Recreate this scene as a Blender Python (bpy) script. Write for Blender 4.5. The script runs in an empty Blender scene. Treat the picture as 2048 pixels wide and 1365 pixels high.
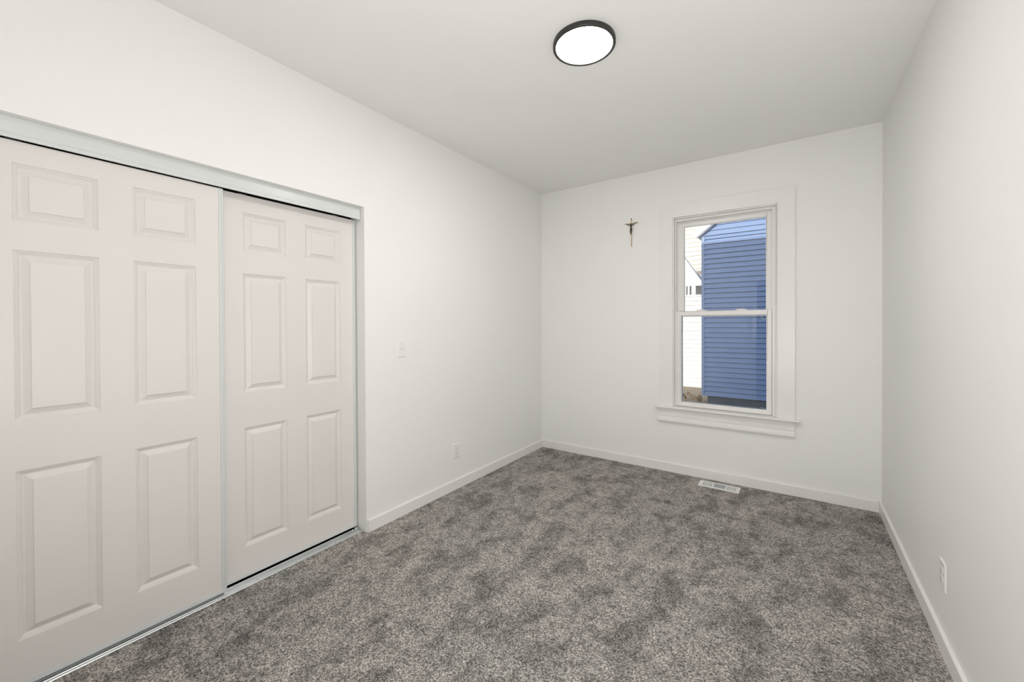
import bpy, bmesh, math, random
from mathutils import Vector, Matrix

S = bpy.context.scene
C = S.collection
random.seed(7)

# ------------------------------------------------------------------ camera
F_PX, YAW, PITCH, ROLL, CY = 814.1, 0.60797, -0.007885, -0.004515, 653.83
cy_, sy_ = math.cos(YAW), math.sin(YAW)
right = Vector((cy_, sy_, 0)); fwd = Vector((-sy_, cy_, 0)); upv = Vector((0, 0, 1))
cp, sp = math.cos(PITCH), math.sin(PITCH)
fw2 = cp * fwd + sp * upv; up2 = cp * upv - sp * fwd
cr, sr = math.cos(ROLL), math.sin(ROLL)
r3 = cr * right + sr * up2; u3 = cr * up2 - sr * right
cam_d = bpy.data.cameras.new('camera'); cam = bpy.data.objects.new('camera', cam_d); C.objects.link(cam)
M = Matrix((r3, u3, -fw2)).transposed().to_4x4(); M.translation = Vector((0, 0, 1.35))
cam.matrix_world = M
cam_d.sensor_fit = 'HORIZONTAL'; cam_d.sensor_width = 36.0
cam_d.lens = F_PX / 2048 * 36.0
cam_d.shift_y = -(682.5 - CY) / 2048
cam_d.clip_start = 0.02; cam_d.clip_end = 200
S.camera = cam

# ------------------------------------------------------------------ view, sky, sun, lamps
S.view_settings.view_transform = 'Standard'; S.view_settings.look = 'None'
S.view_settings.gamma = 1.0; S.view_settings.use_curve_mapping = False
S.view_settings.exposure = 0.11
LAMP_W = 66.0        # emission of the round ceiling lamp's diffuser
BOUNCE_W = 32.0      # photographer's flash, aimed at the ceiling
SKY = 0.185
SUN = 2.2

world = bpy.data.worlds.new('world'); S.world = world; world.use_nodes = True
wn = world.node_tree.nodes; wl = world.node_tree.links
bg = wn['Background']
sky = wn.new('ShaderNodeTexSky'); sky.sky_type = 'NISHITA'; sky.sun_disc = False
sky.sun_elevation = math.radians(22); sky.sun_rotation = math.radians(196)
wl.new(sky.outputs['Color'], bg.inputs['Color']); bg.inputs['Strength'].default_value = SKY

sd = bpy.data.lights.new('sun', 'SUN'); sd.energy = SUN; sd.angle = 0.009; sd.color = (1.0, .95, .86)
so = bpy.data.objects.new('sun', sd); C.objects.link(so)
sun_from = Vector((-0.225, -1.0, 0.33)).normalized()
so.rotation_euler = sun_from.to_track_quat('Z', 'Y').to_euler(); so.location = (-6, -10, 9)

fd = bpy.data.lights.new('bounce_flash', 'AREA'); fd.shape = 'DISK'; fd.size = 0.22; fd.energy = BOUNCE_W
fd.color = (1.0, .985, .96)
fo = bpy.data.objects.new('bounce_flash', fd); C.objects.link(fo)
fo.location = (0.08, -0.12, 0.95); fo.rotation_euler = Vector((.35, -1, -.8)).to_track_quat('Z', 'Y').to_euler()   # shines forward and up onto the ceiling

hd = bpy.data.lights.new('hall_fill_lamp', 'POINT'); hd.energy = 9; hd.shadow_soft_size = .12; hd.color = (1, .95, .88)
ho = bpy.data.objects.new('hall_fill_lamp', hd); C.objects.link(ho); ho.location = (-1.3, -2.4, 2.45)  # unseen lamp added beyond the doorway for extra light

# ------------------------------------------------------------------ materials
def mat(name, col, rough=.6, metal=0.0, spec=.5):
    m = bpy.data.materials.new(name); m.use_nodes = True
    b = m.node_tree.nodes['Principled BSDF']
    b.inputs['Base Color'].default_value = (*col, 1); b.inputs['Roughness'].default_value = rough
    b.inputs['Metallic'].default_value = metal; b.inputs['Specular IOR Level'].default_value = spec
    return m

def N(m, t): return m.node_tree.nodes.new(t)
def L(m, a, b): m.node_tree.links.new(a, b)

def add_bump(m, scale, strength, dist=.001, detail=3, kind='NOISE'):
    b = m.node_tree.nodes['Principled BSDF']
    tc = N(m, 'ShaderNodeTexCoord')
    if kind == 'NOISE':
        t = N(m, 'ShaderNodeTexNoise'); t.inputs['Detail'].default_value = detail
    else:
        t = N(m, 'ShaderNodeTexVoronoi')
    t.inputs['Scale'].default_value = scale
    L(m, tc.outputs['Object'], t.inputs['Vector'])
    bp = N(m, 'ShaderNodeBump'); bp.inputs['Strength'].default_value = strength; bp.inputs['Distance'].default_value = dist
    L(m, t.outputs[0], bp.inputs['Height']); L(m, bp.outputs[0], b.inputs['Normal'])
    return m

def vary(m, c1, c2, scale, detail=2, stretch=(1, 1, 1)):
    b = m.node_tree.nodes['Principled BSDF']
    tc = N(m, 'ShaderNodeTexCoord'); mp = N(m, 'ShaderNodeMapping'); mp.inputs['Scale'].default_value = stretch
    t = N(m, 'ShaderNodeTexNoise'); t.inputs['Scale'].default_value = scale; t.inputs['Detail'].default_value = detail
    r = N(m, 'ShaderNodeValToRGB')
    r.color_ramp.elements[0].position = .3; r.color_ramp.elements[1].position = .7
    r.color_ramp.elements[0].color = (*c1, 1); r.color_ramp.elements[1].color = (*c2, 1)
    L(m, tc.outputs['Object'], mp.inputs['Vector']); L(m, mp.outputs[0], t.inputs['Vector'])
    L(m, t.outputs['Fac'], r.inputs['Fac']); L(m, r.outputs['Color'], b.inputs['Base Color'])
    return m

M_WALL = add_bump(vary(mat('wall_paint', (.80, .785, .76), .55, spec=.3), (.900, .892, .876), (.912, .905, .890), 1.3), 95, .16, .0012)
M_CEIL = add_bump(vary(mat('ceiling_paint', (.76, .745, .72), .7, spec=.2), (.895, .887, .872), (.908, .90, .887), 1.6), 42, .22, .0015)
M_TRIM = vary(mat('trim_paint', (.80, .785, .765), .35, spec=.4), (.875, .862, .845), (.89, .878, .862), 6)
M_DOOR = add_bump(vary(mat('door_paint', (.78, .75, .725), .42, spec=.4), (.77, .74, .712), (.785, .756, .73), 3), 220, .10, .0004)
M_METAL = vary(mat('white_metal', (.76, .79, .78), .24, 0.0, .5), (.69, .715, .71), (.72, .745, .74), 5)
M_ALU = vary(mat('track_metal', (.8, .83, .84), .09, 1.0), (.76, .79, .80), (.84, .87, .88), 8)
M_VINYL = vary(mat('vinyl', (.80, .785, .755), .35), (.865, .852, .832), (.88, .868, .85), 7)
M_PLATE = vary(mat('plate_plastic', (.78, .765, .74), .3), (.865, .852, .835), (.88, .868, .85), 9)
M_DARK = vary(mat('dark_slot', (.05, .05, .05), .6), (.04, .04, .04), (.06, .06, .06), 9)
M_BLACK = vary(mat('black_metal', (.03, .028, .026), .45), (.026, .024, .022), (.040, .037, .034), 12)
M_BRASS = vary(mat('brass', (.50, .36, .17), .35, .8), (.42, .30, .14), (.58, .43, .22), 60)
M_BRONZE = vary(mat('bronze', (.085, .062, .032), .42, .55), (.03, .023, .013), (.085, .064, .035), 180)
M_DAMPER = vary(mat('damper_metal', (.40, .42, .43), .4, .3), (.46, .49, .51), (.56, .59, .61), 30)
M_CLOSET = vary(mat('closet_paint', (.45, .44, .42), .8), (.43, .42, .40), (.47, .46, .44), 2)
M_BLUE = vary(mat('blue_siding', (.20, .28, .46), .5), (.265, .385, .66), (.285, .405, .68), 1.5, 3, (1, 1, 4))
M_BLUETRIM = vary(mat('blue_trim', (.27, .34, .52), .5), (.30, .41, .66), (.32, .43, .68), 2)
M_WSIDE = vary(mat('white_siding', (.86, .86, .86), .6), (.84, .84, .84), (.88, .88, .88), 1.2)
M_CREAM = vary(mat('cream_siding', (.82, .72, .48), .6), (.92, .72, .60), (.93, .90, .82), .5)
M_WHITE = vary(mat('white_board', (.84, .84, .85), .5), (.82, .82, .83), (.86, .86, .87), 3)
M_SHINGLE = vary(mat('roof_shingle', (.75, .74, .73), .8), (.70, .69, .68), (.80, .79, .78), 6)
M_SLATE = add_bump(vary(mat('foundation', (.07, .085, .105), .8), (.13, .155, .19), (.17, .195, .23), 5), 30, .4, .01)
M_GROUND = add_bump(vary(mat('dry_ground', (.42, .33, .23), .9), (.34, .26, .18), (.50, .40, .29), 1.8, 6), 14, .5, .03)
M_WEED = vary(mat('dry_stalk', (.20, .14, .10), .8), (.14, .10, .07), (.26, .19, .13), 20)
M_EXTW = vary(mat('exterior_wall', (.55, .55, .55), .7), (.53, .53, .53), (.57, .57, .57), 1)
M_WOOD = vary(mat('hall_floor', (.16, .13, .11), .5), (.13, .10, .085), (.19, .155, .13), 2, 4, (8, 1, 1))

# carpet: twisted tufts of several yarn colours, shading of brushed pile put into the colour as patches
M_CARPET = bpy.data.materials.new('carpet'); M_CARPET.use_nodes = True
m = M_CARPET; b = m.node_tree.nodes['Principled BSDF']
b.inputs['Roughness'].default_value = .95; b.inputs['Specular IOR Level'].default_value = .1
tc = N(m, 'ShaderNodeTexCoord')
def noise(scale, det=2, rough=.5, dist=0.0, vec=None):
    n = N(m, 'ShaderNodeTexNoise'); n.inputs['Scale'].default_value = scale; n.inputs['Detail'].default_value = det
    n.inputs['Roughness'].default_value = rough; n.inputs['Distortion'].default_value = dist
    L(m, vec or tc.outputs['Object'], n.inputs['Vector']); return n
def ramp(src, stops):
    r = N(m, 'ShaderNodeValToRGB')
    while len(r.color_ramp.elements) < len(stops): r.color_ramp.elements.new(.5)
    for e, (p_, c_) in zip(r.color_ramp.elements, stops): e.position = p_; e.color = (*c_, 1)
    L(m, src, r.inputs['Fac']); return r
def mixc(t, f, a, b_):
    x = N(m, 'ShaderNodeMix'); x.data_type = 'RGBA'; x.blend_type = t
    if isinstance(f, float): x.inputs[0].default_value = f
    else: L(m, f, x.inputs[0])
    L(m, a, x.inputs[6])
    if isinstance(b_, tuple): x.inputs[7].default_value = (*b_, 1)
    else: L(m, b_, x.inputs[7])
    return x.outputs[2]
vor = N(m, 'ShaderNodeTexVoronoi'); vor.inputs['Scale'].default_value = 210; L(m, tc.outputs['Object'], vor.inputs['Vector'])
sep = N(m, 'ShaderNodeSeparateColor'); L(m, vor.outputs['Color'], sep.inputs[0])
yarn = ramp(sep.outputs[0], [(0, (.13, .125, .117)), (.3, (.295, .284, .27)), (.65, (.475, .458, .438)), (1, (.78, .76, .735))])
mpn = N(m, 'ShaderNodeMapping'); mpn.inputs['Rotation'].default_value = (0, 0, math.radians(-20)); mpn.inputs['Scale'].default_value = (1.35, .8, 1)
L(m, tc.outputs['Object'], mpn.inputs['Vector'])
patch = noise(4.6, 7, .64, .25, mpn.outputs[0])
pr = ramp(patch.outputs['Fac'], [(.37, (.62, .62, .62)), (.44, (.76, .76, .76)), (.495, (.97, .97, .97)), (.62, (1.06, 1.06, 1.06))])
patch2 = noise(15, 6, .68, .5)
pr2 = ramp(patch2.outputs['Fac'], [(.38, (.74, .74, .74)), (.47, (.94, .94, .94)), (.60, (1.12, 1.12, 1.12))])
tint = ramp(noise(1.1, 2).outputs['Fac'], [(.35, (.90, .885, .862)), (.65, (1.04, 1.00, .968))])
c = mixc('MULTIPLY', 1.0, yarn.outputs[0], pr.outputs[0])
c = mixc('MULTIPLY', 1.0, c, pr2.outputs[0])
c = mixc('MULTIPLY', 1.0, c, tint.outputs[0])
L(m, c, b.inputs['Base Color'])
bp = N(m, 'ShaderNodeBump'); bp.inputs['Strength'].default_value = .9; bp.inputs['Distance'].default_value = .004
hn = N(m, 'ShaderNodeMath'); hn.operation = 'ADD'
fine = noise(330, 2)
L(m, vor.outputs['Distance'], hn.inputs[0]); L(m, fine.outputs['Fac'], hn.inputs[1])
L(m, hn.outputs[0], bp.inputs['Height']); L(m, bp.outputs[0], b.inputs['Normal'])

# window glass: clear, reflecting by Fresnel
M_GLASS = bpy.data.materials.new('window_glass'); M_GLASS.use_nodes = True
m = M_GLASS; nt = m.node_tree; nt.nodes.remove(nt.nodes['Principled BSDF'])
fr = N(m, 'ShaderNodeFresnel'); fr.inputs['IOR'].default_value = 1.62
tr = N(m, 'ShaderNodeBsdfTransparent'); tr.inputs['Color'].default_value = (.97, .985, .985, 1)
gl = N(m, 'ShaderNodeBsdfGlossy'); gl.inputs['Roughness'].default_value = 0.0
mx = N(m, 'ShaderNodeMixShader'); L(m, fr.outputs[0], mx.inputs[0]); L(m, tr.outputs[0], mx.inputs[1]); L(m, gl.outputs[0], mx.inputs[2])
L(m, mx.outputs[0], nt.nodes['Material Output'].inputs['Surface'])

# lamp diffuser
M_LAMP = bpy.data.materials.new('lamp_diffuser'); M_LAMP.use_nodes = True
m = M_LAMP; b = m.node_tree.nodes['Principled BSDF']
b.inputs['Base Color'].default_value = (.9, .9, .9, 1)
b.inputs['Emission Color'].default_value = (1.0, .985, .96, 1); b.inputs['Emission Strength'].default_value = LAMP_W

# ------------------------------------------------------------------ helpers
class MB:
    def __init__(self): self.v = []; self.f = []
    def poly(self, pts):
        n = len(self.v); self.v += [tuple(p) for p in pts]; self.f.append(list(range(n, n + len(pts))))
    def box(self, x0, x1, y0, y1, z0, z1):
        n = len(self.v)
        x0, x1 = sorted((x0, x1)); y0, y1 = sorted((y0, y1)); z0, z1 = sorted((z0, z1))
        self.v += [(x, y, z) for z in (z0, z1) for y in (y0, y1) for x in (x0, x1)]
        for q in ((0, 2, 3, 1), (4, 5, 7, 6), (0, 1, 5, 4), (2, 6, 7, 3), (0, 4, 6, 2), (1, 3, 7, 5)):
            self.f.append([n + i for i in q])
        return self
    def extrude(self, prof, axis, a, b_):
        """closed profile of 2-D points run along an axis from a to b_"""
        def P(p, t):
            return {'x': (t, p[0], p[1]), 'y': (p[0], t, p[1]), 'z': (p[0], p[1], t)}[axis]
        n = len(self.v); k = len(prof)
        self.v += [P(p, a) for p in prof] + [P(p, b_) for p in prof]
        self.f.append([n + i for i in range(k)][::-1]); self.f.append([n + k + i for i in range(k)])
        for i in range(k):
            j = (i + 1) % k
            self.f.append([n + i, n + j, n + k + j, n + k + i])
        return self
    def cyl(self, c, r, d, axis='z', seg=24, r2=None):
        r2 = r if r2 is None else r2
        n = len(self.v)
        for t, rr in ((0, r), (d, r2)):
            for i in range(seg):
                a = 2 * math.pi * i / seg; p, q = rr * math.cos(a), rr * math.sin(a)
                self.v.append({'z': (c[0] + p, c[1] + q, c[2] + t), 'y': (c[0] + p, c[1] + t, c[2] + q), 'x': (c[0] + t, c[1] + p, c[2] + q)}[axis])
        self.f.append([n + i for i in range(seg)][::-1]); self.f.append([n + seg + i for i in range(seg)])
        for i in range(seg):
            j = (i + 1) % seg; self.f.append([n + i, n + j, n + seg + j, n + seg + i])
        return self
    def lathe(self, c, prof, seg=64):
        n = len(self.v); k = len(prof)
        for i in range(seg):
            a = 2 * math.pi * i / seg
            self.v += [(c[0] + r * math.cos(a), c[1] + r * math.sin(a), c[2] + z) for r, z in prof]
        for i in range(seg):
            j = (i + 1) % seg
            for q in range(k - 1):
                self.f.append([n + i * k + q, n + j * k + q, n + j * k + q + 1, n + i * k + q + 1])
        return self
    def build(self, name, material, parent=None, bevel=0, seg=2, smooth=False):
        org = Vector(parent.matrix_basis.translation) if parent else Vector((0, 0, 0))
        if parent and parent.parent: org += Vector(parent.parent.matrix_basis.translation)
        me = bpy.data.meshes.new(name)
        me.from_pydata([tuple(Vector(p) - org) for p in self.v], [], self.f)
        me.materials.append(material)
        bm = bmesh.new(); bm.from_mesh(me)
        bmesh.ops.remove_doubles(bm, verts=bm.verts, dist=1e-6)
        bmesh.ops.recalc_face_normals(bm, faces=bm.faces); bm.to_mesh(me); bm.free()
        if smooth:
            for p in me.polygons: p.use_smooth = True
        o = bpy.data.objects.new(name, me); C.objects.link(o)
        if parent: o.parent = parent
        if bevel:
            md = o.modifiers.new('bevel', 'BEVEL'); md.width = bevel; md.segments = seg; md.limit_method = 'ANGLE'
            md.angle_limit = math.radians(40)
        return o

def tag(o, label=None, cat=None, group=None, kind=None):
    for k, v in (('label', label), ('category', cat), ('group', group), ('kind', kind)):
        if v: o[k] = v
    return o
def empty(name, loc):
    o = bpy.data.objects.new(name, None); C.objects.link(o); o.location = loc; o.empty_display_size = .05
    o.matrix_basis = Matrix.Translation(loc)
    return o

# ------------------------------------------------------------------ dimensions
XL, XR, YB, YF, ZC = -2.279, .5027, 3.845, -.32, 2.757
OY0, OY1, OZ = .045, 1.614, 2.105          # closet opening
WT = .145                                   # wall thickness
WX0, WX1, WZ0, WZ1 = -.906, -.112, .575, 2.289   # window hole

# ------------------------------------------------------------------ room shell
w = MB(); w.box(XL - WT, XL, YF - .12, OY0, -.02, ZC + .1); w.box(XL - WT, XL, OY1, YB + WT, -.02, ZC + .1)
w.box(XL - WT, XL, OY0, OY1, OZ, ZC + .1)
tag(w.build('wall_left', M_WALL), 'warm white left wall holding the closet opening, switch and an outlet', 'wall', kind='structure')
w = MB(); w.box(XL, WX0, YB, YB + WT, -.6, ZC + .1); w.box(WX1, XR + .12, YB, YB + WT, -.6, ZC + .1)
w.box(WX0, WX1, YB, YB + WT, -.6, WZ0 - .02); w.box(WX0, WX1, YB, YB + WT, WZ1, ZC + .1)
tag(w.build('wall_back', M_WALL), 'white far wall with the window and the small crucifix', 'wall', kind='structure')
w = MB(); w.box(XR, XR + .12, YF - .12, YB, -.02, ZC + .1)
tag(w.build('wall_right', M_WALL), 'plain white wall on the right with one low outlet', 'wall', kind='structure')
DX0, DX1, DZ = -.555, .27, 2.075
w = MB(); w.box(XL, DX0, YF - .12, YF, -.02, ZC + .1); w.box(DX1, XR, YF - .12, YF, -.02, ZC + .1); w.box(DX0, DX1, YF - .12, YF, DZ, ZC + .1)
tag(w.build('wall_front', M_WALL), 'white wall behind the camera with the open doorway', 'wall', kind='structure')
w = MB(); w.box(XL - WT, XR + .12, YF - .12, YB + WT, ZC, ZC + .08)
tag(w.build('ceiling', M_CEIL), 'smooth off-white ceiling with a round lamp', 'ceiling', kind='structure')
# carpeted floor as a gently uneven surface
f = MB(); NX, NY = 60, 90
for j in range(NY + 1):
    for i in range(NX + 1):
        x = -2.312 + (XR + .02 + 2.312) * i / NX; y = YF - .12 + (YB - YF + .14) * j / NY
        f.v.append((x, y, 0))
for j in range(NY):
    for i in range(NX):
        a = j * (NX + 1) + i; f.f.append([a, a + 1, a + NX + 2, a + NX + 1])
tag(f.build('floor', M_CARPET), 'grey brown mottled pile carpet covering the whole floor', 'carpet', kind='structure')
s = MB(); s.box(-3.1, XR + .12, YF - .12, YB + .1, -.12, -.02)
tag(s.build('floor_slab', M_EXTW), 'slab under the carpet', 'floor', kind='structure')

# closet interior
w = MB(); w.box(-3.0, -2.312, OY0 - .2, OY1 + .2, -.02, -.017)  # near-black colour stands in for the shade under the doors
tag(w.build('floor_closet', M_BLACK), 'closet floor coloured black for the shade behind the sliding doors', 'floor', kind='structure')
w = MB(); w.box(-3.06, -3.0, OY0 - .25, OY1 + .25, -.02, 2.45); w.box(-3.0, XL - WT, OY0 - .25, OY0 - .19, -.02, 2.45)
w.box(-3.0, XL - WT, OY1 + .19, OY1 + .25, -.02, 2.45); w.box(-3.06, XL - WT, OY0 - .25, OY1 + .25, 2.45, 2.5)
tag(w.build('wall_closet', M_CLOSET), 'unlit inside of the closet behind the sliding doors', 'wall', kind='structure')

# hall behind the doorway (seen only as a reflection in the window)
w = MB(); w.box(-2.3, -2.2, -3.4, YF - .12, 0, 2.7); w.box(.9, 1.0, -3.4, YF - .12, 0, 2.7); w.box(-2.2, .9, -3.4, -3.3, 0, 2.7)
w.box(-2.3, 1.0, -3.4, YF - .12, 2.7, 2.78)
tag(w.build('wall_hall', M_CLOSET), 'dim hall walls beyond the doorway', 'wall', kind='structure')
w = MB(); w.box(-2.3, 1.0, -3.4, YF - .12, -.06, -.001)
tag(w.build('floor_hall', M_WOOD), 'dark wooden hall floor beyond the doorway', 'floor', kind='structure')
w = MB(); w.box(DX0 - .06, DX0, YF, YF + .018, 0, DZ + .06); w.box(DX1, DX1 + .06, YF, YF + .018, 0, DZ + .06); w.box(DX0, DX1, YF, YF + .018, DZ, DZ + .06)
tag(w.build('trim_1', M_TRIM, bevel=.003), 'white casing round the doorway behind the camera', 'door casing', kind='structure')

# baseboards
BT, BH = .0154, .0795
def base(name, prof, axis, a, b_, label):
    m_ = MB(); m_.extrude(prof, axis, a, b_); tag(m_.build(name, M_TRIM, bevel=.0025), label, 'baseboard', kind='structure')
base('baseboard_left', [(XL, -.01), (XL + BT, -.01), (XL + BT, BH - .005), (XL + BT - .004, BH), (XL, BH)], 'y', OY1 + .006, YB, 'white baseboard along the left wall right of the closet')
base('baseboard_back', [(YB, -.01), (YB - BT, -.01), (YB - BT, BH - .005), (YB - BT + .004, BH), (YB, BH)], 'x', XL + BT, XR - BT, 'white baseboard under the window along the far wall')
base('baseboard_right', [(XR, -.01), (XR - BT, -.01), (XR - BT, BH - .005), (XR - BT + .004, BH), (XR, BH)], 'y', YF, YB, 'white baseboard along the right wall')
base('baseboard_front', [(YF, -.01), (YF + BT, -.01), (YF + BT, BH - .005), (YF + BT - .004, BH), (YF, BH)], 'x', XL, DX0 - .06, 'white baseboard behind the camera')

# ------------------------------------------------------------------ sliding closet doors
PROF = [(0, 0), (.0014, -.0034), (.0042, -.0040), (.0058, -.0062), (.0085, -.0072), (.0150, -.0128), (.0175, -.0140), (.0195, -.0138), (.0395, -.0034), (.0405, -.0006), (.0425, 0)]
def panel_door(name, xf, y0, y1, cols, rows, z0, z1, label, chan):
    root = empty(name, (xf - .015, (y0 + y1) / 2, z0))
    d = MB(); ys = [y0] + [c_ for p in cols for c_ in p] + [y1]; zs = [z0] + [r for p in rows for r in p] + [z1]
    for i in range(len(ys) - 1):
        for j in range(len(zs) - 1):
            a, b_, e, g = ys[i], ys[i + 1], zs[j], zs[j + 1]
            if i % 2 == 1 and j % 2 == 1:
                prev = None
                for off, dz in PROF:
                    ring = [(xf + dz, a + off, e + off), (xf + dz, b_ - off, e + off), (xf + dz, b_ - off, g - off), (xf + dz, a + off, g - off)]
                    if prev:
                        for q in range(4):
                            d.poly([prev[q], prev[(q + 1) % 4], ring[(q + 1) % 4], ring[q]])
                    prev = ring
                d.poly(prev)
            else:
                d.poly([(xf, a, e), (xf, b_, e), (xf, b_, g), (xf, a, g)])
    t = .026
    d.poly([(xf - t, y0, z0), (xf - t, y0, z1), (xf - t, y1, z1), (xf - t, y1, z0)])
    for i in range(len(ys) - 1):
        for z in (z0, z1): d.poly([(xf, ys[i], z), (xf, ys[i + 1], z), (xf - t, ys[i + 1], z), (xf - t, ys[i], z)])
    for j in range(len(zs) - 1):
        for y in (y0, y1): d.poly([(xf, y, zs[j]), (xf, y, zs[j + 1]), (xf - t, y, zs[j + 1]), (xf - t, y, zs[j])])
    d.build('door_panel', M_DOOR, root)
    for side, ye in (('r', y1), ('l', y0)):
        sgn = 1 if side == 'r' else -1
        # pressed-metal edge channel: front lip, shallow groove, outer bead
        prof = [(xf + .001, ye - sgn * .013), (xf + .0035, ye - sgn * .0125), (xf + .0035, ye - sgn * .0055), (xf + .0005, ye - sgn * .0035), (xf + .0005, ye - sgn * .0005),
                (xf + .0030, ye + sgn * .0012), (xf + .0030, ye + sgn * .0065), (xf - t - .002, ye + sgn * .0065), (xf - t - .002, ye + sgn * .0012), (xf - .001, ye + sgn * .0005), (xf - .001, ye - sgn * .013)]
        m_ = MB(); m_.extrude(prof, 'z', z0, z1); o = m_.build('edge_channel', M_METAL, root); o['label'] = 'narrow white metal edge of the door'
    m_ = MB(); m_.box(xf, xf + .0022, y0, y1 - .013, z0, z0 + .017); o = m_.build('bottom_rail', M_METAL, root); o['label'] = 'white metal strip along the bottom of the door'
    # roller hangers behind the header
    for yy in (y0 + .12, y1 - .12):
        m_ = MB(); m_.box(xf - t - .004, xf - t, yy - .02, yy + .02, z1 - .06, z1 + .012); m_.build('roller_bracket', M_ALU, root)
    tag(root, label, 'sliding door', kind='structure')
    return root
ROWS = [(.193, .817), (1.001, 1.627), (1.734, 1.944)]
panel_door('door_1', -2.330, .066, .8365, [(.180, .402), (.508, .729)], ROWS, .023, 2.0235,
           'white six-panel sliding closet door on the left, hung in front', 0)
ROWS2 = [(.180, .808), (.992, 1.619), (1.732, 1.938)]
panel_door('door_2', -2.371, .835, 1.6005, [(.945, 1.166), (1.276, 1.499)], ROWS2, .0225, 2.0295,
           'white six-panel sliding closet door on the right, hung behind the other', 0)

# header track with its fascia
r = empty('door_track', ((XL - .037), (OY0 + OY1) / 2, 2.027))
xf = XL - .037
m_ = MB(); m_.extrude([(xf, 2.1045), (xf, 2.0475), (xf + .0005, 2.046), (xf + .002, 2.044), (xf + .0030, 2.038), (xf + .003, 2.0285), (xf + .0015, 2.027), (xf - .0025, 2.027), (xf - .0025, 2.1045)], 'y', OY0 + .003, OY1 - .0085)
o = m_.build('fascia', M_METAL, r, bevel=.0006)
m_ = MB(); m_.box(xf - .003, xf + .0015, OY1 - .0085, OY1 - .005, 2.026, 2.102); m_.build('fascia_end_cap', M_METAL, r)
m_ = MB(); m_.box(-2.412, xf - .0025, OY0 + .003, OY1 - .006, 2.0995, 2.1035)
for xx in (-2.362, -2.412): m_.box(xx, xx + .003, OY0 + .003, OY1 - .006, 2.058, 2.0995)
m_.build('track_channel', M_ALU, r)
tag(r, 'long white metal header track across the top of the closet opening', 'door track')

# floor track
r = empty('door_track', (-2.35, (OY0 + OY1) / 2, 0))
prof = [(-2.298, -.016), (-2.298, .0085), (-2.3005, .0125), (-2.3035, .0125), (-2.3065, .0065), (-2.3210, .0055), (-2.3235, .0085), (-2.3265, .0085), (-2.329, .0055),
        (-2.3435, .0055), (-2.3450, .0140), (-2.3475, .0140), (-2.3490, .0055), (-2.3665, .0055), (-2.3680, .0085), (-2.3705, .0085), (-2.3705, -.016)]
m_ = MB(); m_.extrude(prof, 'y', OY0 + .002, OY1 - .014); m_.build('track_rail', M_ALU, r)
for yy in (.62, .98, 1.18, 1.42):
    m_ = MB(); m_.cyl((-2.3135, yy, .0060), .0042, .0010, 'z', 14); m_.build('screw', M_DARK, r)
m_ = MB(); m_.box(-2.356, -2.345, OY1 - .030, OY1 - .012, .006, .022); m_.build('end_stop', M_ALU, r)
tag(r, 'white grooved metal track on the floor below the sliding closet doors', 'door track')

# ------------------------------------------------------------------ window
win = empty('window_1', ((WX0 + WX1) / 2, YB, .575))
CX0, CX1, CT = -1.0225, -.0015, 2.4105
m_ = MB()
def cboard(m_, pts, y0, y1):
    n = len(m_.v); k = len(pts)
    m_.v += [(p[0], y0, p[1]) for p in pts] + [(p[0], y1, p[1]) for p in pts]
    m_.f.append([n + i for i in range(k)]); m_.f.append([n + k + i for i in range(k)][::-1])
    for i in range(k):
        j = (i + 1) % k; m_.f.append([n + i, n + j, n + k + j, n + k + i])
for pts in ([(CX0, .595), (WX0, .595), (WX0, WZ1), (CX0, CT)], [(CX1, .595), (CX1, CT), (WX1, WZ1), (WX1, .595)], [(CX0, CT), (WX0, WZ1), (WX1, WZ1), (CX1, CT)]):
    q = MB(); cboard(q, pts, YB - .020, YB); q.build('casing_board', M_TRIM, win)
# raised inner bead of the casing
q = MB(); i0 = .010
q.box(WX0, WX0 + i0, YB - .012, YB + .028, .595, WZ1); q.box(WX1 - i0, WX1, YB - .012, YB + .028, .595, WZ1); q.box(WX0 + i0, WX1 - i0, YB - .012, YB + .028, WZ1 - i0, WZ1)
q.build('stop_bead', M_TRIM, win, bevel=.002)
# stool and apron
q = MB(); q.extrude([(YB + .055, .578), (YB - .044, .578), (YB - .049, .582), (YB - .049, .591), (YB - .044, .5955), (YB + .055, .5955)], 'x', -1.056, .030)
q.build('window_stool', M_TRIM, win, bevel=.0015)
q = MB(); q.extrude([(YB, .578), (YB - .017, .578), (YB - .017, .543), (YB - .013, .540), (YB - .017, .537), (YB - .017, .506), (YB - .013, .503), (YB - .017, .500), (YB - .019, .484),
                     (YB - .026, .480), (YB - .028, .472), (YB - .026, .458), (YB - .020, .454), (YB, .454)], 'x', -1.041, -.004)
q.build('window_apron', M_TRIM, win)
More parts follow.
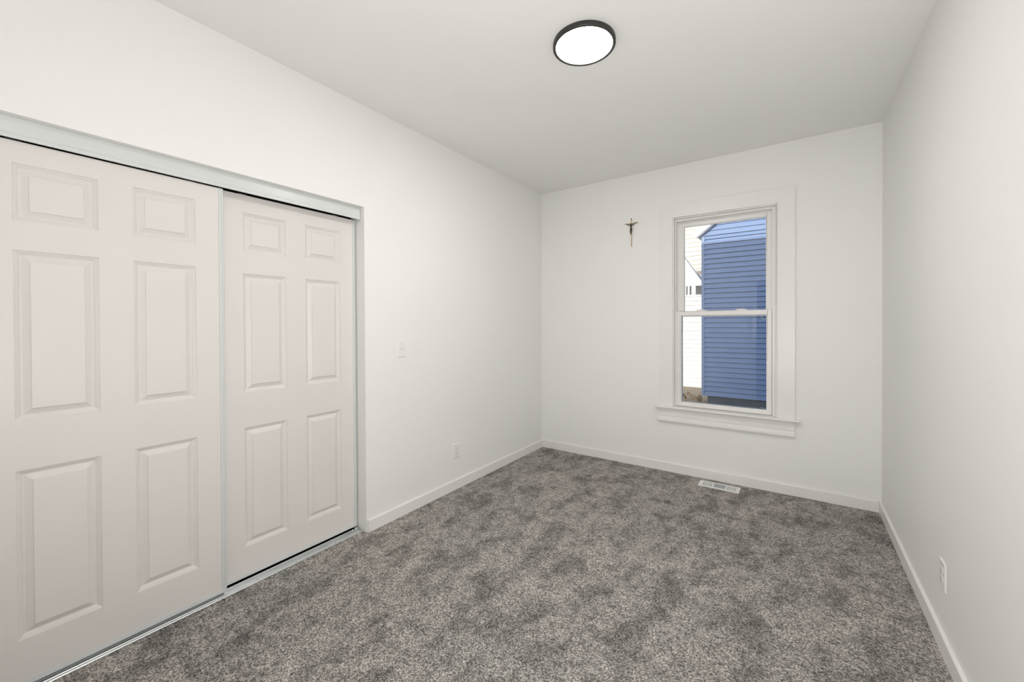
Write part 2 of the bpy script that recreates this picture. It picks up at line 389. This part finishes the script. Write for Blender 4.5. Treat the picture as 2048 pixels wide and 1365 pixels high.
# vinyl frame in the wall hole
yf0, yf1 = YB + .028, YB + WT
q = MB(); q.box(WX0, WX0 + .022, yf0, yf1, .5955, WZ1); q.box(WX1 - .040, WX1, yf0, yf1, .5955, WZ1)
q.box(WX0 + .022, WX1 - .040, yf0, yf1, WZ1 - .028, WZ1); q.box(WX0 + .022, WX1 - .040, yf0 + .03, yf1, .5755, .600)
q.box(WX0 + .022, -.868, YB + .079, yf1, .5955, WZ1 - .028); q.box(-.163, WX1 - .040, YB + .079, yf1, .5955, WZ1 - .028); q.box(-.868, -.163, YB + .079, yf1, 2.2495, WZ1 - .028)
q.box(WX1 - .026, WX1 - .020, yf0 - .004, yf0, .5955, WZ1); q.box(WX0 + .014, WX0 + .018, yf0 - .004, yf0, .5955, WZ1)
q.build('window_frame', M_VINYL, win, bevel=.0015)
def sash(name, x0, x1, z0, z1, gx0, gx1, gz0, gz1, y0, d):
    q = MB()
    # stiles and rails with a step down to the glass
    def ring(a0, a1, b0, b1, c0, c1, e0, e1, ya, yb):
        for (p, r_) in (((a0, a1, b0, b1), None),): pass
        q.box(a0, c0, ya, yb, b0, b1); q.box(c1, a1, ya, yb, b0, b1)
        q.box(c0, c1, ya, yb, b0, e0); q.box(c0, c1, ya, yb, e1, b1)
    k = .006
    ring(x0, x1, z0, z1, gx0 - k, gx1 + k, gz0 - k, gz1 + k, y0, y0 + d)
    ring(gx0 - k, gx1 + k, gz0 - k, gz1 + k, gx0, gx1, gz0, gz1, y0 + .007, y0 + d - .004)
    o = q.build(name, M_VINYL, win, bevel=.001)
    g = MB(); g.box(gx0 - .003, gx1 + .003, y0 + .013, y0 + .029, gz0 - .003, gz1 + .003)
    p = g.build('pane', M_GLASS, o); p['label'] = 'clear glass'
    return o
us = sash('upper_sash', -.868, -.163, 1.405, 2.2495, -.825, -.198, 1.455, 2.2135, YB + .080, .034)
ls = sash('lower_sash', -.8855, -.1550, .600, 1.4510, -.8435, -.1925, .6365, 1.4105, YB + .040, .036)
for xc in (-.669, -.362):
    q = MB(); prof = [(xc - .052, 1.4505), (xc - .050, 1.4595), (xc - .030, 1.4640), (xc + .010, 1.4640), (xc + .034, 1.4570), (xc + .052, 1.4505)]
    n0 = MB(); n0.extrude(prof, 'y', YB + .044, YB + .068)
    # extrude along y puts the profile in x,z
    n0.build('sash_lock', M_VINYL, ls, bevel=.002)
q = MB(); q.box(-.205, -.160, YB + .046, YB + .062, 1.4505, 1.4555); q.build('tilt_latch', M_VINYL, ls, bevel=.001)
q = MB(); q.box(-.879, -.832, YB + .046, YB + .062, 1.4505, 1.4555); q.build('tilt_latch', M_VINYL, ls, bevel=.001)
# half insect-screen frame outside the lower sash
q = MB(); ys = YB + .112
q.box(-.884, -.846, ys, ys + .010, .600, 1.445); q.box(-.196, -.152, ys, ys + .010, .600, 1.445); q.box(-.846, -.196, ys, ys + .010, .600, .632); q.box(-.846, -.196, ys, ys + .010, 1.415, 1.445)
q.build('screen_frame', M_WHITE, win, bevel=.001)
for zz in (1.375, .632):
    q = MB(); q.box(-.232, -.196, ys - .003, ys + .002, zz, zz + .005); q.box(-.232, -.227, ys - .003, ys + .002, zz - (.0 if zz < 1 else 0), zz + .034 if zz > 1 else zz + .012)
    if zz > 1: q.box(-.227, -.196, ys - .003, ys + .002, zz + .029, zz + .034)
    q.build('screen_clip', M_WHITE, win)
tag(win, 'white double-hung window in the far wall, in wide flat casing with stool and apron', 'window', kind='structure')

# ------------------------------------------------------------------ ceiling lamp
LC = (-.870, 1.893)
r = empty('ceiling_lamp', (LC[0], LC[1], ZC))
m_ = MB(); m_.lathe((LC[0], LC[1], 0), [(.146, ZC), (.1535, ZC), (.1545, ZC - .004), (.1545, ZC - .0205), (.1530, ZC - .0225), (.1415, ZC - .0230), (.1395, ZC - .0215), (.1395, ZC - .012), (.146, ZC - .006), (.146, ZC)], 96)
o = m_.build('lamp_rim', M_BLACK, r, smooth=False); o['label'] = 'black metal rim'
m_ = MB(); m_.lathe((LC[0], LC[1], 0), [(.0001, ZC - .0195), (.10, ZC - .0195), (.1393, ZC - .0190), (.1393, ZC - .014), (.0001, ZC - .014)], 96)
o = m_.build('diffuser', M_LAMP, r); o['label'] = 'glowing white round diffuser'
tag(r, 'flat round ceiling lamp, lit, with a black rim', 'ceiling lamp')

# ------------------------------------------------------------------ switch and outlets
def plate(root, org, face, w_, h_, t=.0055):
    """face +1: sticks out towards +x, -1: towards -x"""
    x, y, z = org; q = MB()
    k = .004
    pr = [(0, 0), (t * .45, 0), (t, k), ]
    q.v = []; n = 0
    def rect(dx, off): return [(x + face * dx, y - w_ / 2 + off, z - h_ / 2 + off), (x + face * dx, y + w_ / 2 - off, z - h_ / 2 + off), (x + face * dx, y + w_ / 2 - off, z + h_ / 2 - off), (x + face * dx, y - w_ / 2 + off, z + h_ / 2 - off)]
    rs = [rect(0, 0), rect(t * .5, 0), rect(t, k)]
    q.poly(rs[0]); q.poly(rs[2])
    for a, b_ in zip(rs, rs[1:]):
        for i in range(4): q.poly([a[i], a[(i + 1) % 4], b_[(i + 1) % 4], b_[i]])
    return q.build('wall_plate', M_PLATE, root)
def screw(root, x, y, z, face):
    q = MB(); q.cyl((x, y, z), .0032, face * .0012, 'x', 14); q.build('screw', M_PLATE, root)
def outlet(x, y, z, face, label, h_=.1145, wd=.070):
    r = empty('wall_outlet', (x, y, z)); plate(r, (x, y, z), face, wd, h_)
    for s_ in (-1, 1):
        zc = z + s_ * .0195; xo = x + face * .0055
        q = MB(); pts = []
        for i in range(24):
            a = 2 * math.pi * i / 24; pts.append((y + max(-.0165, min(.0165, .0178 * math.cos(a))), zc + max(-.0135, min(.0135, .0165 * math.sin(a)))))
        q.extrude(pts, 'x', xo, xo + face * .0022); rc = q.build('receptacle', M_PLATE, r, bevel=.0006)
        q = MB()
        for dy, hh in ((-.0062, .0042), (.0062, .0034)): q.box(xo + face * .0023, xo + face * .0018, y + dy - .0010, y + dy + .0010, zc + .002 - hh, zc + .002 + hh)
        q.cyl((xo + face * .0019, y, zc - .0085), .0024, face * .0005, 'x', 12)
        q.build('slots', M_DARK, rc)
    screw(r, x + face * .0055, y, z, face)
    tag(r, label, 'outlet')
outlet(XL, 2.462, .309, 1, 'white wall outlet low on the left wall between closet and far corner', .120, .076)
outlet(XR, 2.382, .305, -1, 'white wall outlet low on the right wall, seen edge-on', .116, .074)
r = empty('light_switch', (XL, 1.906, 1.1745)); plate(r, (XL, 1.906, 1.1745), 1, .070, .118)
q = MB(); q.box(XL + .005, XL + .0062, 1.906 - .0055, 1.906 + .0055, 1.1745 - .0125, 1.1745 + .0125); q.build('toggle_slot', M_PLATE, r)
q = MB(); q.extrude([(XL + .005, 1.1700), (XL + .017, 1.1735), (XL + .017, 1.1790), (XL + .005, 1.1810)], 'y', 1.906 - .0038, 1.906 + .0038); q.build('toggle', M_PLATE, r, bevel=.001)
for dz in (-.030, .030): screw(r, XL + .0055, 1.906, 1.1745 + dz, 1)
tag(r, 'white toggle light switch on the left wall just right of the closet', 'light switch')

# ------------------------------------------------------------------ floor register
vx0, vx1, vy0, vy1 = -.662, -.362, 3.636, 3.762
r = empty('floor_register', ((vx0 + vx1) / 2, (vy0 + vy1) / 2, 0)); zt = .0075
q = MB(); W = vx1 - vx0
def U(u): return vx0 + W * u
secs = [(.105, .325), (.375, .655), (.70, .905)]; ya, yb = vy0 + .020, vy1 - .020
q.box(vx0, vx1, vy0, ya, .0, zt); q.box(vx0, vx1, yb, vy1, 0, zt)
e = [0] + [k for s_ in secs for k in s_] + [1]
for i in range(0, len(e), 2): q.box(U(e[i]), U(e[i + 1]), ya, yb, 0, zt)
q.build('faceplate', M_PLATE, r, bevel=.0012)
for a, b_ in (secs[0], secs[2]):
    q = MB(); n = 6
    for i in range(1, n):
        u = a + (b_ - a) * i / n; q.box(U(u) - .0027, U(u) + .0027, ya, yb, .001, zt - .0005)
    q.build('louvers', M_PLATE, r)
q = MB(); a, b_ = secs[1]
for i in range(7):
    yy = ya + (yb - ya) * (i + .5) / 7; q.box(U(a), U(b_), yy - .0034, yy + .0034, .001, zt - .0015)
q.build('damper', M_DAMPER, r)['label'] = 'grey slatted damper in the middle'
q = MB(); q.box(vx0 + .01, vx1 - .01, ya - .002, yb + .002, .0004, .0012); q.build('duct_opening', M_DAMPER, r)
tag(r, 'white metal floor vent set in the carpet below the window', 'floor vent')

# ------------------------------------------------------------------ crucifix
cx, cyy = -1.2815, YB - .006
r = empty('crucifix', (cx, YB, 2.076))
q = MB(); q.box(cx - .0026, cx + .0026, cyy - .003, cyy + .003, 2.076, 2.347); q.box(cx - .0650, cx + .0650, cyy - .0028, cyy + .003, 2.2945, 2.2995)
q.box(cx - .002, cx + .002, cyy + .003, YB, 2.25, 2.26)
q.build('cross', M_BRASS, r, bevel=.0008)
q = MB(); q.box(cx - .0055, cx + .0055, cyy - .0045, cyy - .0028, 2.333, 2.341); q.build('plaque', M_BRONZE, r, bevel=.0004)
def skin(name, pts, edges, radii, parent, material, sub=2):
    org = Vector(parent.location)
    me = bpy.data.meshes.new(name); me.from_pydata([tuple(Vector(p) - org) for p in pts], edges, [])
    me.materials.append(material)
    o = bpy.data.objects.new(name, me); C.objects.link(o); o.parent = parent
    o.modifiers.new('skin', 'SKIN')
    me.skin_vertices.new() if not me.skin_vertices else None
    for sv, r_ in zip(me.skin_vertices[0].data, radii):
        r_ = r_ if isinstance(r_, tuple) else (r_, r_); sv.radius = (r_[0] * 1.12, r_[1] * 1.12)
    me.skin_vertices[0].data[0].use_root = True
    sm = o.modifiers.new('sub', 'SUBSURF'); sm.levels = sub; sm.render_levels = sub
    return o
yy = cyy - .0085
P = [(cx, yy, 2.2435), (cx - .0005, yy - .001, 2.256), (cx, yy - .002, 2.272), (cx, yy - .001, 2.2805),   # pelvis, waist, chest, neck base
     (cx - .0025, yy - .003, 2.288), (cx - .0035, yy - .0045, 2.2955),                                     # neck, head (bowed)
     (cx - .012, yy - .001, 2.2795), (cx - .028, yy, 2.2845), (cx - .043, yy + .002, 2.2965), (cx - .049, yy + .003, 2.3005),
     (cx + .012, yy - .001, 2.2800), (cx + .028, yy, 2.2865), (cx + .044, yy + .002, 2.2985), (cx + .050, yy + .003, 2.3020),
     (cx - .0052, yy, 2.239), (cx - .0062, yy - .006, 2.219), (cx - .002, yy - .001, 2.200), (cx - .0012, yy - .003, 2.189),
     (cx + .0052, yy, 2.239), (cx + .0046, yy - .006, 2.219), (cx + .002, yy, 2.200), (cx + .0012, yy - .003, 2.190)]
E_ = [(0, 1), (1, 2), (2, 3), (3, 4), (4, 5), (3, 6), (6, 7), (7, 8), (8, 9), (3, 10), (10, 11), (11, 12), (12, 13), (0, 14), (14, 15), (15, 16), (16, 17), (0, 18), (18, 19), (19, 20), (20, 21)]
R_ = [(.0085, .006), (.0065, .005), (.0092, .006), (.0075, .0048), .0032, (.0055, .0062), .0045, .0032, .0025, .0026, .0045, .0032, .0025, .0026, .0052, .0043, .0030, .0026, .0052, .0043, .0030, .0026]
fg = skin('figure', P, E_, R_, r, M_BRONZE); fg['label'] = 'small dark bronze figure with outstretched arms'
q = MB(); q.lathe((cx, yy, 0), [(.0092, 2.249), (.0100, 2.240), (.0098, 2.230), (.0080, 2.228), (.0080, 2.249)], 18); q.build('loincloth', M_BRONZE, r, smooth=True)
tag(r, 'slim brass crucifix with a dark figure hanging on the far wall left of the window', 'crucifix')

# ------------------------------------------------------------------ outdoors
def siding(m_, x0, x1, y, z0, z1, step, d=.024):
    z = z0
    while z < z1 - 1e-4:
        zt_ = min(z + step, z1)
        k = step * .12      # narrow groove under the lip of the next course
        m_.poly([(x0, y - d, z), (x1, y - d, z), (x1, y, zt_ - k), (x0, y, zt_ - k)])
        m_.poly([(x0, y, zt_ - k), (x1, y, zt_ - k), (x1, y + .016, zt_ - k), (x0, y + .016, zt_ - k)])
        m_.poly([(x0, y + .016, zt_ - k), (x1, y + .016, zt_ - k), (x1, y + .016, zt_), (x0, y + .016, zt_)])
        m_.poly([(x0, y + .016, z), (x1, y + .016, z), (x1, y - d, z), (x0, y - d, z)])
        z = zt_
g = MB(); g.box(-30, 30, YB + WT, 45, -.6, -.5)
tag(g.build('ground', M_GROUND), 'sunlit tan dirt yard outside the window', 'ground', kind='structure')

# blue neighbour house
BY = 9.0; bx0, bx1 = -1.563, 4.6; bz0 = -.125; ez = 3.10; pitch = .80
mid = (bx0 + bx1) / 2; rz = ez + (mid - bx0) * pitch
r = empty('neighbor_house', (mid, BY, -.5))
m_ = MB(); siding(m_, bx0 + .055, bx1, BY, bz0, ez, .0985)
z = ez
while z < rz - .1:      # gable courses
    k = (z - ez) / pitch; k2 = (z + .0985 - ez) / pitch
    m_.poly([(bx0 + k, BY - .024, z), (bx1 - k, BY - .024, z), (bx1 - k2, BY, z + .0985), (bx0 + k2, BY, z + .0985)])
    m_.poly([(bx0 + k, BY, z), (bx1 - k, BY, z), (bx1 - k, BY - .024, z), (bx0 + k, BY - .024, z)])
    z += .0985
m_.box(bx0 + .02, bx0 + .06, BY + .02, BY + 6, bz0, ez); m_.box(bx1 - .05, bx1, BY + .02, BY + 6, bz0, ez); m_.box(bx0 + .05, bx1 - .05, BY + .02, BY + .06, bz0, ez)
m_.build('siding_wall', M_BLUE, r)
m_ = MB(); m_.box(bx0, bx0 + .058, BY - .022, BY + .09, bz0 - .01, ez + .005); m_.build('corner_trim', M_BLUETRIM, r, bevel=.004)['label'] = 'pale blue corner board'
m_ = MB(); m_.box(bx0 + .105, bx1, BY + .02, BY + 5.9, -.62, bz0 + .001); m_.build('foundation', M_SLATE, r)['label'] = 'dark slate foundation'
ov = .10; sx = .07
for s_ in (1, -1):
    m_ = MB()
    def mx_(x): return x if s_ == 1 else 2 * mid - x
    x0 = bx0 - sx; z0 = ez - sx * pitch + .035; t_ = .02
    m_.extrude([(mx_(x0), z0), (mx_(mid), rz + .035), (mx_(mid), rz + .035 + .05), (mx_(x0), z0 + .05)], 'y', BY - ov, BY + 6.2)
    m_.build('roof_slope', M_SHINGLE, r)
    m_ = MB(); m_.extrude([(mx_(-1.730), 3.165), (mx_(-1.646), 3.062), (mx_(mid), 3.062 + (mid + 1.646) * pitch), (mx_(mid), 3.165 + (mid + 1.730) * pitch)], 'y', BY - ov - .02, BY - ov)
    m_.build('rake_board', M_WHITE, r)['label'] = 'white board along the roof edge'
    m_ = MB(); m_.extrude([(mx_(x0 + .02), z0 - .01), (mx_(mid), rz + .008), (mx_(mid), rz + .030), (mx_(x0 + .02), z0 + .02)], 'y', BY - ov, BY - .015)
    m_.build('soffit', M_WHITE, r)
tag(r, 'blue sided neighbouring house with a pale corner board filling most of the window view', 'house')

# white outbuilding further back
WY = 12.5
r = empty('garage', (-4.2, WY, -.5))
m_ = MB(); siding(m_, -6.5, -1.9, WY, -.47, 2.145, .122); m_.box(-6.5, -1.9, WY + .01, WY + .1, -.5, 2.145); m_.build('siding_wall', M_WSIDE, r)
m_ = MB(); m_.box(-6.5, -1.9, WY + .6, WY + .7, 1.9, 2.8); m_.build('inner_wall', M_EXTW, r)
for i, xx in enumerate([-2.76, -2.60, -2.515, -2.42, -2.385, -2.345]):
    m_ = MB(); wd = (.09, .035, .05, .035, .035, .035)[i]; m_.box(xx - wd / 2, xx + wd / 2, WY, WY + .05, 2.145, 2.41); m_.build('post', M_WHITE, r)
m_ = MB(); m_.box(-6.5, -1.9, WY - .02, WY + .1, 2.40, 2.47); m_.build('header_board', M_WHITE, r)
m_ = MB(); m_.extrude([(-6.5, 2.40), (-2.13, 2.40), (-2.13, 2.43), (-2.62, 3.20), (-4.2, 5.6), (-6.5, 5.6)], 'y', WY + .12, WY + .4); m_.build('roof_gable', M_WSIDE, r)
tag(r, 'bright white sided garage with short posts under its eave', 'garage')

CYY = 19.0
r = empty('distant_house', (-5.2, CYY, -.5))
m_ = MB(); siding(m_, -9, -1.0, CYY, -.5, 8.5, .19, .02); m_.box(-9, -1, CYY + .03, CYY + .12, -.5, 8.5); m_.build('siding_wall', M_CREAM, r)
m_ = MB(); m_.extrude([(-9.4, 8.4), (-5, 11), (-.6, 8.4), (-.6, 8.6), (-5, 11.3), (-9.4, 8.6)], 'y', CYY - .4, CYY + 6); m_.build('roof', M_SHINGLE, r)
tag(r, 'pale cream sided house standing behind the white garage', 'house')

# dry weeds at the foot of the view
for i, (x, y) in enumerate([(-2.10, 10.25), (-1.98, 10.35), (-1.86, 10.22), (-1.80, 10.05)]):
    r = empty('dry_weed', (x, y, -.5))
    m_ = MB()
    for k in range(5):
        a = random.uniform(-.7, .7); h = random.uniform(.09, .22); bx = x + random.uniform(-.03, .03)
        for q_ in range(3):
            t0, t1 = q_ / 3, (q_ + 1) / 3
            x0 = bx + a * h * t0 * t0; x1 = bx + a * h * t1 * t1; w_ = .005 * (1 - q_ * .25)
            m_.box(min(x0, x1) - w_ / 2, max(x0, x1) + w_ / 2, y - w_ / 2, y + w_ / 2, -.5 + h * t0, -.5 + h * t1)
    o = m_.build('stalks', M_WEED, r)
    tag(r, 'dry brown weed stalks in the dirt at the bottom left of the window', 'weed', 'dry weeds by the blue house')

# own house mass above and below the room: outer shell and gable roof; unseen, the roof shaped to throw shade on the yard and blue house
m_ = MB(); m_.extrude([(YB + WT, ZC + .12), (YB + WT, 3.1), (2.0, 2.95 + 7 * .33), (-6, 3.1), (-6, ZC + .12)], 'x', -3.2, XR + 6)
tag(m_.build('roof', M_EXTW), 'unseen roof over the room, shaped to shade the blue house', 'roof', kind='structure')
m_ = MB(); m_.box(-3.2, -3.1, -6, YB + WT, -.6, ZC + .12); m_.box(-3.2, XR + 6, -6.1, -6, -.6, ZC + .12); m_.box(-3.1, XL - WT, YB + WT - .05, YB + WT, -.6, ZC + .12)
m_.box(XR + .12, XR + 6, YB + WT - .1, YB + WT, -.6, ZC + .12)
tag(m_.build('wall_outer', M_EXTW), 'outer walls of the house the room is in', 'wall', kind='structure')
